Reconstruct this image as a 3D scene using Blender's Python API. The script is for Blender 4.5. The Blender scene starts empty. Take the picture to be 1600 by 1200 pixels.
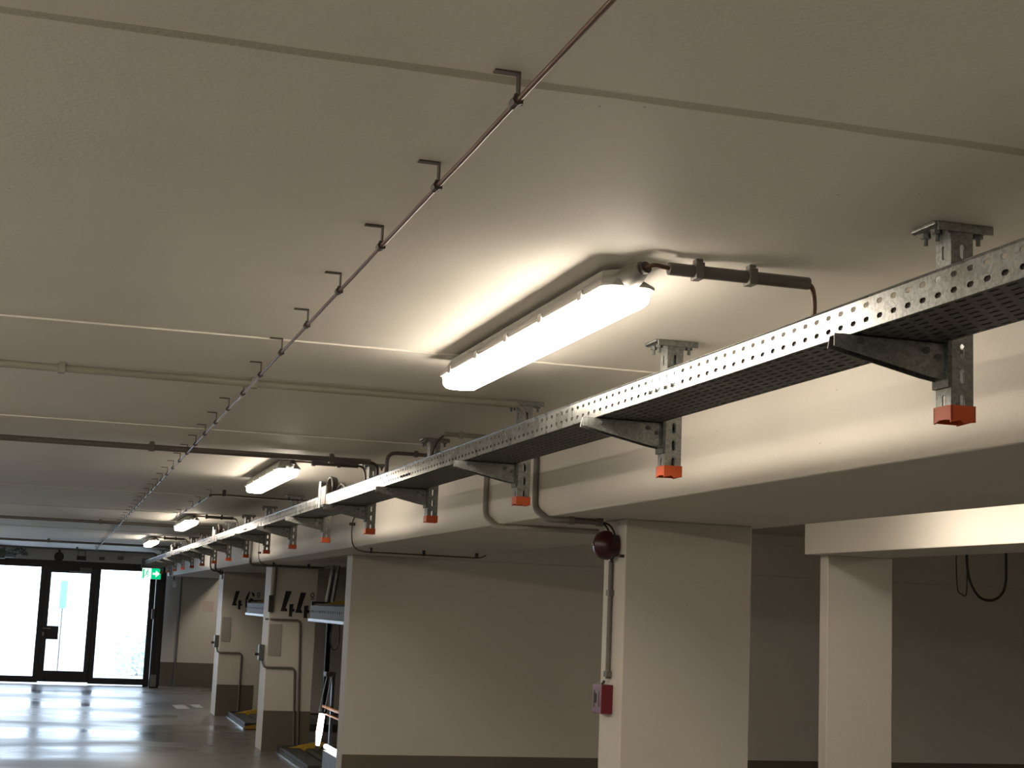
import bpy, bmesh, math, random
from mathutils import Vector, Matrix
random.seed(7)
C = bpy.context.scene.collection
SC = bpy.context.scene

# ------------------------------------------------------------------ camera, world, exposure
def camera():
    yaw, pitch, roll = .280278, .147282, .041215
    cy, sy, cp, sp = math.cos(yaw), math.sin(yaw), math.cos(pitch), math.sin(pitch)
    f = Vector((sy*cp, cy*cp, sp)); r = Vector((cy, -sy, 0)); u = r.cross(f)
    c, s = math.cos(roll), math.sin(roll)
    r2, u2 = r*c + u*s, u*c - r*s
    cd = bpy.data.cameras.new('camera'); co = bpy.data.objects.new('camera', cd); C.objects.link(co)
    m = Matrix((r2, u2, -f)).transposed().to_4x4(); m.translation = (0, 0, 1.6); co.matrix_world = m
    cd.sensor_width = 36; cd.lens = 2406.1/1600*36; cd.clip_start = .05; cd.clip_end = 300
    SC.camera = co
camera()
LAMP = 24.0          # radiance of the tube lamp lenses, from below
LAMP_SIDE = 30.0     # radiance of the upright sides of the lenses
SKY = 4.8            # radiance of the overcast sky outside the gate
w = bpy.data.worlds.new('overcast_sky'); SC.world = w; w.use_nodes = True
bg = w.node_tree.nodes['Background']; bg.inputs[0].default_value = (.68, .79, 1.0, 1); bg.inputs[1].default_value = SKY
SC.view_settings.view_transform = 'Standard'; SC.view_settings.look = 'None'
SC.view_settings.exposure = 0.40; SC.view_settings.gamma = 1.0; SC.view_settings.use_curve_mapping = False

# ------------------------------------------------------------------ materials
def nt(name):
    m = bpy.data.materials.new(name); m.use_nodes = True
    n = m.node_tree.nodes; b = n['Principled BSDF']
    return m, n, m.node_tree.links, b
def plain(name, col, rough=.5, metal=0, bump=0, scale=60, var=.06, spec=.5):
    m, n, l, b = nt(name)
    b.inputs['Roughness'].default_value = rough; b.inputs['Metallic'].default_value = metal
    b.inputs['Specular IOR Level'].default_value = spec
    tc = n.new('ShaderNodeTexCoord'); no = n.new('ShaderNodeTexNoise'); no.inputs['Scale'].default_value = scale
    l.new(tc.outputs['Object'], no.inputs['Vector'])
    mx = n.new('ShaderNodeMix'); mx.data_type = 'RGBA'
    mx.inputs[6].default_value = (*[c*(1-var) for c in col], 1); mx.inputs[7].default_value = (*[min(1, c*(1+var)) for c in col], 1)
    l.new(no.outputs['Fac'], mx.inputs[0]); l.new(mx.outputs[2], b.inputs['Base Color'])
    if bump:
        bp = n.new('ShaderNodeBump'); bp.inputs['Strength'].default_value = bump; bp.inputs['Distance'].default_value = .003
        l.new(no.outputs['Fac'], bp.inputs['Height']); l.new(bp.outputs[0], b.inputs['Normal'])
    return m
def concrete(name, col, rough=.62, blotch=.10, bump=.25):
    m, n, l, b = nt(name)
    b.inputs['Roughness'].default_value = rough; b.inputs['Specular IOR Level'].default_value = .35
    g = n.new('ShaderNodeNewGeometry')
    a = n.new('ShaderNodeTexNoise'); a.inputs['Scale'].default_value = 1.3; a.inputs['Detail'].default_value = 5
    s = n.new('ShaderNodeTexNoise'); s.inputs['Scale'].default_value = 90; s.inputs['Detail'].default_value = 3
    v = n.new('ShaderNodeTexVoronoi'); v.inputs['Scale'].default_value = 14
    for q in (a, s, v): l.new(g.outputs['Position'], q.inputs['Vector'])
    mx = n.new('ShaderNodeMix'); mx.data_type = 'RGBA'
    mx.inputs[6].default_value = (*[c*(1-blotch) for c in col], 1); mx.inputs[7].default_value = (*[min(1, c*(1+blotch)) for c in col], 1)
    mm = n.new('ShaderNodeMath'); mm.operation = 'MULTIPLY_ADD'; mm.inputs[1].default_value = .45
    l.new(s.outputs['Fac'], mm.inputs[0]); 
    m2 = n.new('ShaderNodeMath'); m2.operation = 'MULTIPLY_ADD'; m2.inputs[1].default_value = 1.5; m2.inputs[2].default_value = -.45
    l.new(a.outputs['Fac'], m2.inputs[0]); l.new(m2.outputs[0], mm.inputs[2]); l.new(mm.outputs[0], mx.inputs[0])
    # small pinholes
    lt = n.new('ShaderNodeMath'); lt.operation = 'LESS_THAN'; lt.inputs[1].default_value = .035
    l.new(v.outputs['Distance'], lt.inputs[0])
    m3 = n.new('ShaderNodeMix'); m3.data_type = 'RGBA'; m3.inputs[7].default_value = (*[c*.45 for c in col], 1)
    gt = n.new('ShaderNodeMath'); gt.operation = 'GREATER_THAN'; gt.inputs[1].default_value = .62
    sp = n.new('ShaderNodeSeparateColor'); l.new(v.outputs['Color'], sp.inputs[0]); l.new(sp.outputs[0], gt.inputs[0])
    mu = n.new('ShaderNodeMath'); mu.operation = 'MULTIPLY'; l.new(lt.outputs[0], mu.inputs[0]); l.new(gt.outputs[0], mu.inputs[1])
    l.new(mu.outputs[0], m3.inputs[0]); l.new(mx.outputs[2], m3.inputs[6]); l.new(m3.outputs[2], b.inputs['Base Color'])
    bp = n.new('ShaderNodeBump'); bp.inputs['Strength'].default_value = bump; bp.inputs['Distance'].default_value = .004
    l.new(s.outputs['Fac'], bp.inputs['Height']); l.new(bp.outputs[0], b.inputs['Normal'])
    return m
def galvanised(name, col=(.27, .282, .275), rough=.40):
    m, n, l, b = nt(name)
    b.inputs['Metallic'].default_value = .97
    g = n.new('ShaderNodeNewGeometry'); v = n.new('ShaderNodeTexVoronoi'); v.inputs['Scale'].default_value = 160
    s = n.new('ShaderNodeTexNoise'); s.inputs['Scale'].default_value = 9
    l.new(g.outputs['Position'], v.inputs['Vector']); l.new(g.outputs['Position'], s.inputs['Vector'])
    sp = n.new('ShaderNodeSeparateColor'); l.new(v.outputs['Color'], sp.inputs[0])
    mx = n.new('ShaderNodeMix'); mx.data_type = 'RGBA'
    mx.inputs[6].default_value = (*[c*.78 for c in col], 1); mx.inputs[7].default_value = (*[min(1, c*1.2) for c in col], 1)
    l.new(sp.outputs[0], mx.inputs[0]); l.new(mx.outputs[2], b.inputs['Base Color'])
    mr = n.new('ShaderNodeMapRange'); mr.inputs[3].default_value = rough-.08; mr.inputs[4].default_value = rough+.14
    l.new(s.outputs['Fac'], mr.inputs[0]); l.new(mr.outputs[0], b.inputs['Roughness'])
    return m
def glow(name, col, strength):
    m, n, l, b = nt(name); n.remove(b); e = n.new('ShaderNodeEmission')
    e.inputs[0].default_value = (*col, 1); e.inputs[1].default_value = strength
    l.new(e.outputs[0], n['Material Output'].inputs[0]); return m
M = {}
WALLC = (.575, .55, .50)
M['ceiling'] = concrete('painted_ceiling', (.80, .775, .71), .6, .045, .2)
M['wall'] = concrete('painted_concrete', WALLC, .6, .05, .3)
M['seam'] = concrete('seam_filler', (.52, .49, .43), .8, .15, .6)
M['ridge'] = concrete('seam_paint', (.80, .77, .70), .5, .05, .3)
M['steel'] = plain('dull_painted_steel', (.05, .05, .045), .6, 0, spec=.2)
M['dado'] = concrete('dark_dado_paint', (.125, .112, .085), .55, .06, .2)
M['galv'] = galvanised('galvanised_steel')
M['galvd'] = galvanised('weathered_galvanised_steel', (.16, .168, .162), .5)
M['tray'] = galvanised('tray_steel', (.36, .375, .37), .26)
M['orange'] = plain('orange_plastic', (.50, .08, .017), .5)
M['grey'] = plain('grey_plastic', (.20, .19, .17), .5)
M['pipe'] = plain('grey_conduit', (.13, .12, .105), .5)
M['pipep'] = plain('painted_conduit', (.30, .28, .235), .5)
M['boot'] = plain('plug_plastic', (.17, .165, .15), .5)
M['body'] = plain('lamp_housing', (.42, .41, .39), .5)
M['rubber'] = plain('black_rubber', (.035, .028, .022), .5)
M['brown'] = plain('brown_cable', (.10, .05, .032), .35)
M['hook'] = plain('hook_steel', (.09, .075, .06), .45, .5)
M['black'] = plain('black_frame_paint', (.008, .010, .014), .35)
M['red'] = plain('red_enamel', (.04, .005, .007), .3)
M['redbox'] = plain('red_plastic', (.13, .008, .014), .35)
M['pink'] = plain('pale_pink_paper', (.52, .42, .40), .7)
M['label'] = plain('grey_label', (.20, .17, .17), .6)
M['paper'] = plain('faded_paper', (.33, .31, .275), .8, scale=180, var=.35)
M['ink'] = plain('black_stencil_paint', (.012, .012, .012), .7)
M['yellow'] = plain('yellow_warning_paint', (.50, .33, .03), .5, var=.25, scale=40)
M['orangepipe'] = plain('orange_rail_paint', (.75, .27, .03), .4)
M['white'] = plain('white_paint', (.78, .79, .80), .4)
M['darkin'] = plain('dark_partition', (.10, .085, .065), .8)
M['pave'] = plain('outside_paving', (.55, .55, .55), .8)
M['teal'] = plain('teal_banner', (.22, .70, .64), .6)
M['leaf'] = plain('whitened_hedge_leaves', (.72, .78, .74), .8)  # near-white colour stands in for overexposed daylight on the leaves
M['lens'] = glow('lamp_lens', (1.0, .865, .70), LAMP)
M['lensside'] = glow('lamp_lens_side', (1.0, .865, .70), LAMP_SIDE)
M['green'] = glow('lit_green', (.0, .50, .20), 1.0)
M['signw'] = glow('lit_white', (.80, 1.0, .88), 1.1)
M['tube'] = glow('bright_tube_glow', (1, .97, .88), 6)
def floor_mat():
    m, n, l, b = nt('polished_floor')
    g = n.new('ShaderNodeNewGeometry'); mp = n.new('ShaderNodeMapping'); mp.inputs['Scale'].default_value = (.22, .55, 1)
    a = n.new('ShaderNodeTexNoise'); a.inputs['Scale'].default_value = 1.1; a.inputs['Detail'].default_value = 5
    l.new(g.outputs['Position'], mp.inputs[0]); l.new(mp.outputs[0], a.inputs['Vector'])
    mx = n.new('ShaderNodeMix'); mx.data_type = 'RGBA'
    mx.inputs[6].default_value = (.12, .117, .11, 1); mx.inputs[7].default_value = (.19, .183, .172, 1)
    l.new(a.outputs['Fac'], mx.inputs[0]); l.new(mx.outputs[2], b.inputs['Base Color'])
    mr = n.new('ShaderNodeMapRange'); mr.inputs[1].default_value = .35; mr.inputs[2].default_value = .65; mr.inputs[3].default_value = .14; mr.inputs[4].default_value = .42
    l.new(a.outputs['Fac'], mr.inputs[0]); l.new(mr.outputs[0], b.inputs['Roughness'])
    bp = n.new('ShaderNodeBump'); bp.inputs['Strength'].default_value = .05; bp.inputs['Distance'].default_value = .01
    l.new(a.outputs['Fac'], bp.inputs['Height']); l.new(bp.outputs[0], b.inputs['Normal'])
    return m
M['floor'] = floor_mat()
def glass_mat():
    m, n, l, b = nt('clear_glass'); n.remove(b)
    t = n.new('ShaderNodeBsdfTransparent'); t.inputs[0].default_value = (.93, .96, .95, 1)
    gl = n.new('ShaderNodeBsdfGlossy'); gl.inputs['Roughness'].default_value = .02
    fr = n.new('ShaderNodeFresnel'); ms = n.new('ShaderNodeMixShader')
    l.new(fr.outputs[0], ms.inputs[0]); l.new(t.outputs[0], ms.inputs[1]); l.new(gl.outputs[0], ms.inputs[2]); l.new(ms.outputs[0], n['Material Output'].inputs[0])
    return m
M['glass'] = glass_mat()

# ------------------------------------------------------------------ mesh helpers
class MB:
    def __init__(s): s.v = []; s.f = []
    def add(s, vs, fs):
        o = len(s.v); s.v += [tuple(p) for p in vs]; s.f += [tuple(i+o for i in f) for f in fs]; return s
    def box(s, x0, x1, y0, y1, z0, z1):
        vs = [(x, y, z) for z in (z0, z1) for y in (y0, y1) for x in (x0, x1)]
        return s.add(vs, [(0, 2, 3, 1), (4, 5, 7, 6), (0, 1, 5, 4), (2, 6, 7, 3), (0, 4, 6, 2), (1, 3, 7, 5)])
    def prism(s, prof, axis, a, b):
        """profile of 2D points extruded along an axis from a to b"""
        n = len(prof)
        def P(p, t): return {'x': (t, p[0], p[1]), 'y': (p[0], t, p[1]), 'z': (p[0], p[1], t)}[axis]
        vs = [P(p, a) for p in prof]+[P(p, b) for p in prof]
        return s.add(vs, [tuple(range(n))[::-1], tuple(range(n, 2*n))]+[(i, (i+1) % n, n+(i+1) % n, n+i) for i in range(n)])
    def tube(s, pts, r, n=8, cap=True):
        pts = [Vector(p) for p in pts]; rings = []
        t0 = (pts[1]-pts[0]).normalized(); ref = Vector((0, 0, 1)) if abs(t0.z) < .9 else Vector((1, 0, 0))
        nv = t0.cross(ref).normalized()
        for i, p in enumerate(pts):
            t = ((pts[min(i+1, len(pts)-1)]-pts[max(i-1, 0)])).normalized()
            nv = (nv-t*nv.dot(t)).normalized(); bv = t.cross(nv)
            rr = r[i] if isinstance(r, (list, tuple)) else r
            rings.append([p+(nv*math.cos(2*math.pi*k/n)+bv*math.sin(2*math.pi*k/n))*rr for k in range(n)])
        vs = [q for ring in rings for q in ring]; fs = []
        for i in range(len(pts)-1):
            for k in range(n): a = i*n+k; b = i*n+(k+1) % n; fs.append((a, b, b+n, a+n))
        if cap: fs += [tuple(range(n))[::-1], tuple(range(len(vs)-n, len(vs)))]
        return s.add(vs, fs)
    def plate(s, o, u, v, W, H, cells, t=0.0, nrm=None):
        """flat plate at o spanned by unit vectors u, v; cells = (u0,u1,v0,v1,hole or None); hole=(hu,hv) half sizes of an eight sided slot"""
        o, u, v = Vector(o), Vector(u), Vector(v)
        for (u0, u1, v0, v1, h) in cells:
            P = lambda a, b: o+u*a+v*b
            c4 = [P(u0, v0), P(u1, v0), P(u1, v1), P(u0, v1)]
            if not h: s.add(c4, [(0, 1, 2, 3)]); continue
            cu, cv = (u0+u1)/2, (v0+v1)/2; hu, hv = h[0], h[1]; k = min(hu, hv)*.75
            hp = [P(cu-hu, cv-hv+k), P(cu-hu+k, cv-hv), P(cu+hu-k, cv-hv), P(cu+hu, cv-hv+k), P(cu+hu, cv+hv-k), P(cu+hu-k, cv+hv), P(cu-hu+k, cv+hv), P(cu-hu, cv+hv-k)]
            s.add(c4+hp, [(0, 5, 4), (1, 7, 6), (2, 9, 8), (3, 11, 10), (0, 1, 6, 5), (1, 2, 8, 7), (2, 3, 10, 9), (3, 0, 4, 11)])
        return s
    def mesh(s, name, mat, smooth=False):
        me = bpy.data.meshes.new(name); me.from_pydata(s.v, [], s.f); me.materials.append(M[mat]); me.update()
        if smooth:
            for p in me.polygons: p.use_smooth = True
        return me
    def obj(s, name, mat, parent=None, bevel=0, solid=0, smooth=False, weld=False):
        me = s.mesh(name, mat, smooth)
        if weld:
            b = bmesh.new(); b.from_mesh(me); bmesh.ops.remove_doubles(b, verts=b.verts, dist=1e-5); b.to_mesh(me); b.free()
        o = bpy.data.objects.new(name, me); C.objects.link(o)
        if parent is not None: o.parent = parent
        if solid:
            md = o.modifiers.new('thickness', 'SOLIDIFY'); md.thickness = solid; md.offset = 0
        if bevel:
            md = o.modifiers.new('bevel', 'BEVEL'); md.width = bevel; md.segments = 2; md.limit_method = 'ANGLE'
        if smooth and smooth != 'all':
            b = bmesh.new(); b.from_mesh(me)
            for e in b.edges:
                if len(e.link_faces) == 2 and e.calc_face_angle(0) > .8: e.smooth = False
            b.to_mesh(me); b.free()
        return o
def tag(o, label=None, cat=None, group=None, kind=None):
    for k, v in (('label', label), ('category', cat), ('group', group), ('kind', kind)):
        if v: o[k] = v
    return o
def empty(name, loc=(0, 0, 0)):
    o = bpy.data.objects.new(name, None); C.objects.link(o); o.location = loc; o.empty_display_size = .1; return o
def struct(o, label=None): return tag(o, label=label, kind='structure')
def copy_tree(o, parent=None):
    c = o.copy(); C.objects.link(c)
    if parent is not None: c.parent = parent
    for ch in list(o.children): copy_tree(ch, c)
    return c
def smooth_path(pts, n=6):
    pts = [Vector(p) for p in pts]; out = []
    for i in range(len(pts)-1):
        p0, p1, p2, p3 = pts[max(i-1, 0)], pts[i], pts[i+1], pts[min(i+2, len(pts)-1)]
        for k in range(n):
            t = k/n
            out.append(.5*((2*p1)+(p2-p0)*t+(2*p0-5*p1+4*p2-p3)*t*t+(3*p1-p0-3*p2+p3)*t**3))
    return out+[pts[-1]]
def rounded(pts, r=.05, n=5):
    """polyline with rounded corners"""
    pts = [Vector(p) for p in pts]; out = [pts[0]]
    for i in range(1, len(pts)-1):
        a = (pts[i-1]-pts[i]); b = (pts[i+1]-pts[i]); rr = min(r, a.length*.49, b.length*.49)
        A, B = pts[i]+a.normalized()*rr, pts[i]+b.normalized()*rr
        for k in range(n+1):
            t = k/n; out.append(A*(1-t)**2+pts[i]*2*t*(1-t)+B*t*t)
    return out+[pts[-1]]

# ------------------------------------------------------------------ the shell (heights above the floor)
CZ = 2.40; BZ = 2.01; BAYZ = 2.365; XL = -3.7; YB = -7.0; YG = 29.3; XR = 8.8; BX = 1.985; BX2 = 2.95
struct(MB().box(XL-.2, XR+.2, YB-.2, YG+.35, -.2, 0).obj('floor', 'floor'), 'polished grey garage floor with glossy streaks')
ceil = struct(MB().box(XL-.2, BX+.1, YB-.2, YG+.2, CZ, CZ+.2).obj('ceiling', 'ceiling'), 'low painted concrete ceiling over the driving aisle')
def jitter_strip(y, wdt, z, h, name, mat, x0=XL, x1=BX, amp=.004, step=.12):
    m = MB(); n = int((x1-x0)/step); vs = []; fs = []
    for i in range(n+1):
        x = x0+(x1-x0)*i/n; a = y-wdt/2+random.uniform(-amp, amp); b = y+wdt/2+random.uniform(-amp, amp)
        vs += [(x, a, z), (x, a, z-h), (x, b, z-h), (x, b, z)]
    for i in range(n):
        k = 4*i; fs += [(k, k+1, k+5, k+4), (k+1, k+2, k+6, k+5), (k+2, k+3, k+7, k+6)]
    m.add(vs, fs); return m.obj(name, mat, ceil)
tag(jitter_strip(2.168, .028, CZ+.001, .0015, 'joint_filler', 'seam'), 'dark rough joint line across the ceiling')
for y, wd in ((4.67, .010), (7.35, .008), (12.1, .012), (14.8, .014), (19.6, .014)):
    jitter_strip(y, wd, CZ+.001, .006, 'seam_ridge', 'ridge', amp=.0015)
struct(MB().box(BX2, XR+.2, YB-.2, YG+.2, BAYZ, CZ+.2).obj('ceiling', 'wall'), 'dim concrete slab over the parking bays')
struct(MB().box(BX, BX2, YB-.2, YG+.2, BZ, CZ+.2).obj('concrete_beam', 'wall', bevel=.008), 'wide concrete downstand beam running beside the cable tray')
struct(MB().box(4.72, 5.26, YB, 9.26, 2.057, BAYZ).obj('concrete_beam', 'wall', bevel=.006), 'lower concrete beam at right with brightly lit side')
struct(MB().box(4.835, 5.31, 9.15, 9.26, 0, 2.057).obj('concrete_column', 'wall', bevel=.006), 'slim square column under the brightly lit beam')
struct(MB().box(XL-.2, XL, YB-.2, YG+.2, 0, CZ).obj('wall_left', 'wall'))
struct(MB().box(XL-.2, XR+.2, YB-.2, YB, 0, CZ).obj('wall_back', 'wall'))
struct(MB().box(XR, XR+.2, YB, YG+.2, 0, CZ).obj('wall_right', 'wall'))
we = struct(MB().box(1.95, XR, YG+.15, YG+.35, 0, CZ).obj('wall_front', 'wall'), 'pale end wall to the right of the glass gate')
MB().box(1.95, XR, YG+.144, YG+.15, 0, .44).obj('painted_dado', 'dado', we)
lint = struct(MB().box(XL, 1.95, YG-.1, YG+.25, 2.20, CZ).obj('trim_1', 'wall'), 'concrete lintel above the glass gate')

# piers and partitions between the bays
def pier(y0, y1, x1, dado_x1, label, name='concrete_pier'):
    p = struct(MB().box(2.28, x1, y0, y1, 0, BZ if x1 < 3 else BZ).obj(name, 'wall', bevel=.006), label)
    if x1 > 3:
        MB().box(BX2, x1, y0, y1, BZ, BAYZ).obj('upper_wall', 'wall', p)
    MB().box(2.283, dado_x1, y0-.004, y0, 0, .435).obj('painted_dado', 'dado', p)
    return p
pier1 = pier(6.10, 6.36, 2.86, 2.86, 'nearest concrete pier, with the red alarm bell and call point')
part1 = pier(12.36, 12.60, XR, XR, 'wide concrete partition wall behind the nearest pier', 'wall_partition')
pier44 = pier(17.20, 17.70, 2.80, 2.80, 'concrete pier with stencilled number, nearer of the two')
part46 = pier(22.30, 22.90, XR, 2.80, 'farthest pier and partition with stencilled number, near the gate', 'wall_partition')
MB().box(BX2, XR, 12.357, 12.36, 2.276, 2.283).obj('joint_line', 'seam', part1)

# ------------------------------------------------------------------ glazed gate (door_1)
gate = struct(empty('door_1', (0, YG, 0)), 'black framed glass gate with a walk-through door at the far end')
def gbox(name, mat, x0, x1, z0, z1, y0=-.04, y1=.04, parent=gate, bevel=.004):
    return MB().box(x0, x1, y0, y1, z0, z1).obj(name, mat, parent, bevel=bevel)
gbox('top_rail', 'black', XL, 1.95, 2.07, 2.20, -.05)
gbox('bottom_rail', 'black', XL, -.26, 0.02, .13); gbox('bottom_rail', 'black', .77, 1.67, 0.02, .13)
gbox('mullion', 'black', -.27, -.18, .02, 2.07); gbox('mullion', 'black', .69, .78, .02, 2.07)
gbox('mullion', 'black', -1.95, -1.80, .02, 2.07); gbox('side_post', 'black', 1.66, 1.95, 0, 2.07)
for x0, x1 in ((XL, -1.95), (-1.80, -.27), (.78, 1.66)):
    gbox('glass_pane', 'glass', x0, x1, .13, 2.07, -.004, .004, bevel=0)
leaf = gbox('door_leaf', 'black', -.18, -.085, .04, 2.07, -.05, .03)
MB().box(.60, .69, -.05, .03, .04, 2.07).obj('leaf_stile', 'black', leaf, bevel=.004)
MB().box(-.085, .60, -.05, .03, .04, .235).obj('leaf_bottom_rail', 'black', leaf, bevel=.004)
MB().box(-.085, .60, -.05, .03, 1.985, 2.07).obj('leaf_top_rail', 'black', leaf, bevel=.004)
MB().box(-.085, .60, -.008, 0, .235, 1.985).obj('leaf_pane', 'glass', leaf)
MB().box(-.11, .115, -.10, -.05, .79, 1.03).obj('lock_box', 'black', leaf, bevel=.006)
MB().box(-.16, -.13, -.12, -.05, .85, .91).box(-.16, -.02, -.125, -.11, .975, .99).obj('door_handle', 'galv', leaf)
MB().box(.40, .61, -.10, -.05, 2.03, 2.09).obj('door_closer', 'grey', leaf, bevel=.004)
MB().box(.22, .60, -.075, -.06, 2.005, 2.02).obj('closer_arm', 'galv', leaf)
g2 = gbox('guide_column', 'black', 1.74, 1.90, 0, 2.12, -.55, -.40)
MB().box(1.755, 1.775, -.56, -.55, .1, 2.1).box(1.84, 1.86, -.56, -.55, .1, 2.1).obj('guide_rail', 'steel', g2)
MB().box(1.76, 1.86, -.62, -.55, .03, .24).obj('switch_cover', 'grey', g2, bevel=.004)
MB().box(1.70, 1.75, -.60, -.54, 1.22, 1.40).obj('switch_cover', 'grey', g2, bevel=.004)

# outside the gate
struct(MB().box(-14, 16, YG+.35, 60, -.2, -.01).obj('ground', 'pave'), 'bright paving outside the gate')
def hedge(x0, x1, y, h, seed, label):
    rnd = random.Random(seed); m = MB()
    for k in range(900):
        cx, cy, cz = rnd.uniform(x0, x1), y+rnd.uniform(-.3, .3), rnd.uniform(0, h)
        a, b = rnd.uniform(0, 6.3), rnd.uniform(-1, 1); s = rnd.uniform(.04, .09)
        d1 = Vector((math.cos(a), math.sin(a), b)).normalized()*s; d2 = Vector((-math.sin(a), math.cos(a), rnd.uniform(-1, 1))).normalized()*s*.6
        c = Vector((cx, cy, cz)); m.add([c-d1, c+d2, c+d1, c-d2], [(0, 1, 2, 3)])
    return tag(m.obj('hedge', 'leaf'), label, 'hedge')
hedge(1.3, 2.6, 33.5, 1.1, 3, 'washed-out hedge outside the right gate pane')
tb = MB().box(.10, .25, 34.0, 34.05, 1.30, 1.88).obj('banner', 'teal', bevel=.01)
MB().box(.16, .19, 34.05, 34.08, -.01, 1.6).obj('banner_pole', 'galv', tb); tag(tb, 'teal sign seen outside through the gate door', 'sign')

# ------------------------------------------------------------------ cable tray
TX0, TX1, TZ0, TZ1, TY0, TY1 = 1.436, 1.636, 2.160, 2.222, .4, 27.2
tray = empty('cable_tray', (0, 0, 0)); tag(tray, 'long perforated galvanised cable tray running to the gate', 'cable tray')
def side_rail(x, flip):
    m = MB(); p = .05; n = int((TY1-TY0)/p); H = TZ1-TZ0
    cells = []
    y = 0
    for i in range(n):
        u0, u1 = i*p, (i+1)*p
        cells += [(u0, u1, .0, .009, None), (u0, u1, .009, .027, (.0100, .0050)), (u0, u1, .027, .037, None), (u0, u1, .037, .055, (.0100, .0050)), (u0, u1, .055, H, None)]
    m.plate((x, TY0, TZ0), (0, 1, 0), (0, 0, 1), 0, 0, cells)
    return m.obj('side_rail', 'tray', tray, solid=.0012, weld=True)
side_rail(TX0, 0)
MB().box(TX1-.0012, TX1, TY0, TY1, TZ0, TZ0+.014).obj('side_rail', 'tray', tray)
def base_plate():
    m = MB(); p = .05; n = int((TY1-TY0)/p); rows = 8; wd = (TX1-TX0)/rows; cells = []
    L = n*p
    for r in range(rows):
        a, b = r*wd, (r+1)*wd; off = p/2 if r % 2 else 0
        if off: cells.append((a, b, 0, off, None))
        for i in range(n if not off else n-1):
            v0 = off+i*p; cells.append((a, b, v0, v0+p, (.0032, .0155)))
        if off: cells.append((a, b, L-off, L, None))
    m.plate((TX0, TY0, TZ0), (1, 0, 0), (0, 1, 0), 0, 0, cells)
    return m.obj('base_plate', 'galvd', tray, solid=.0012, weld=True)
base_plate()
MB().tube([(TX0, TY0, TZ1), (TX0, TY1, TZ1)], .0026, 6).obj('rail_lip', 'tray', tray)
for y in (3.62, 6.62, 9.62, 12.62, 15.62):           # joint plates with their bolts
    jp = MB().box(TX0+.001, TX0+.004, y-.10, y+.10, TZ0+.005, TZ1-.006).obj('joint_plate', 'galv', tray)
    for dy in (-.075, -.03, .03, .075):
        MB().tube([(TX0-.005, y+dy, TZ0+.018), (TX0+.006, y+dy, TZ0+.018)], .0055, 6).obj('bolt', 'galvd', jp)
# cable laid in the tray, showing dark through the lower holes
for k, (x, r) in enumerate(((.017, .0150), (.044, .0115), (.068, .0120), (.092, .0115), (.115, .0095), (.135, .0090), (.153, .0080), (.169, .0075), (.186, .0070))):
    rnd = random.Random(k)
    m = MB().tube(smooth_path([(TX0+x+rnd.uniform(-.001, .001), TY0+.1+i*1.3, TZ0+.0015+r) for i in range(20)], 3), r, 8)
    tag(m.obj('power_cable', 'rubber', smooth='all'), 'black power cable lying inside the tray', 'cable', 'cables lying inside the tray')

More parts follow.
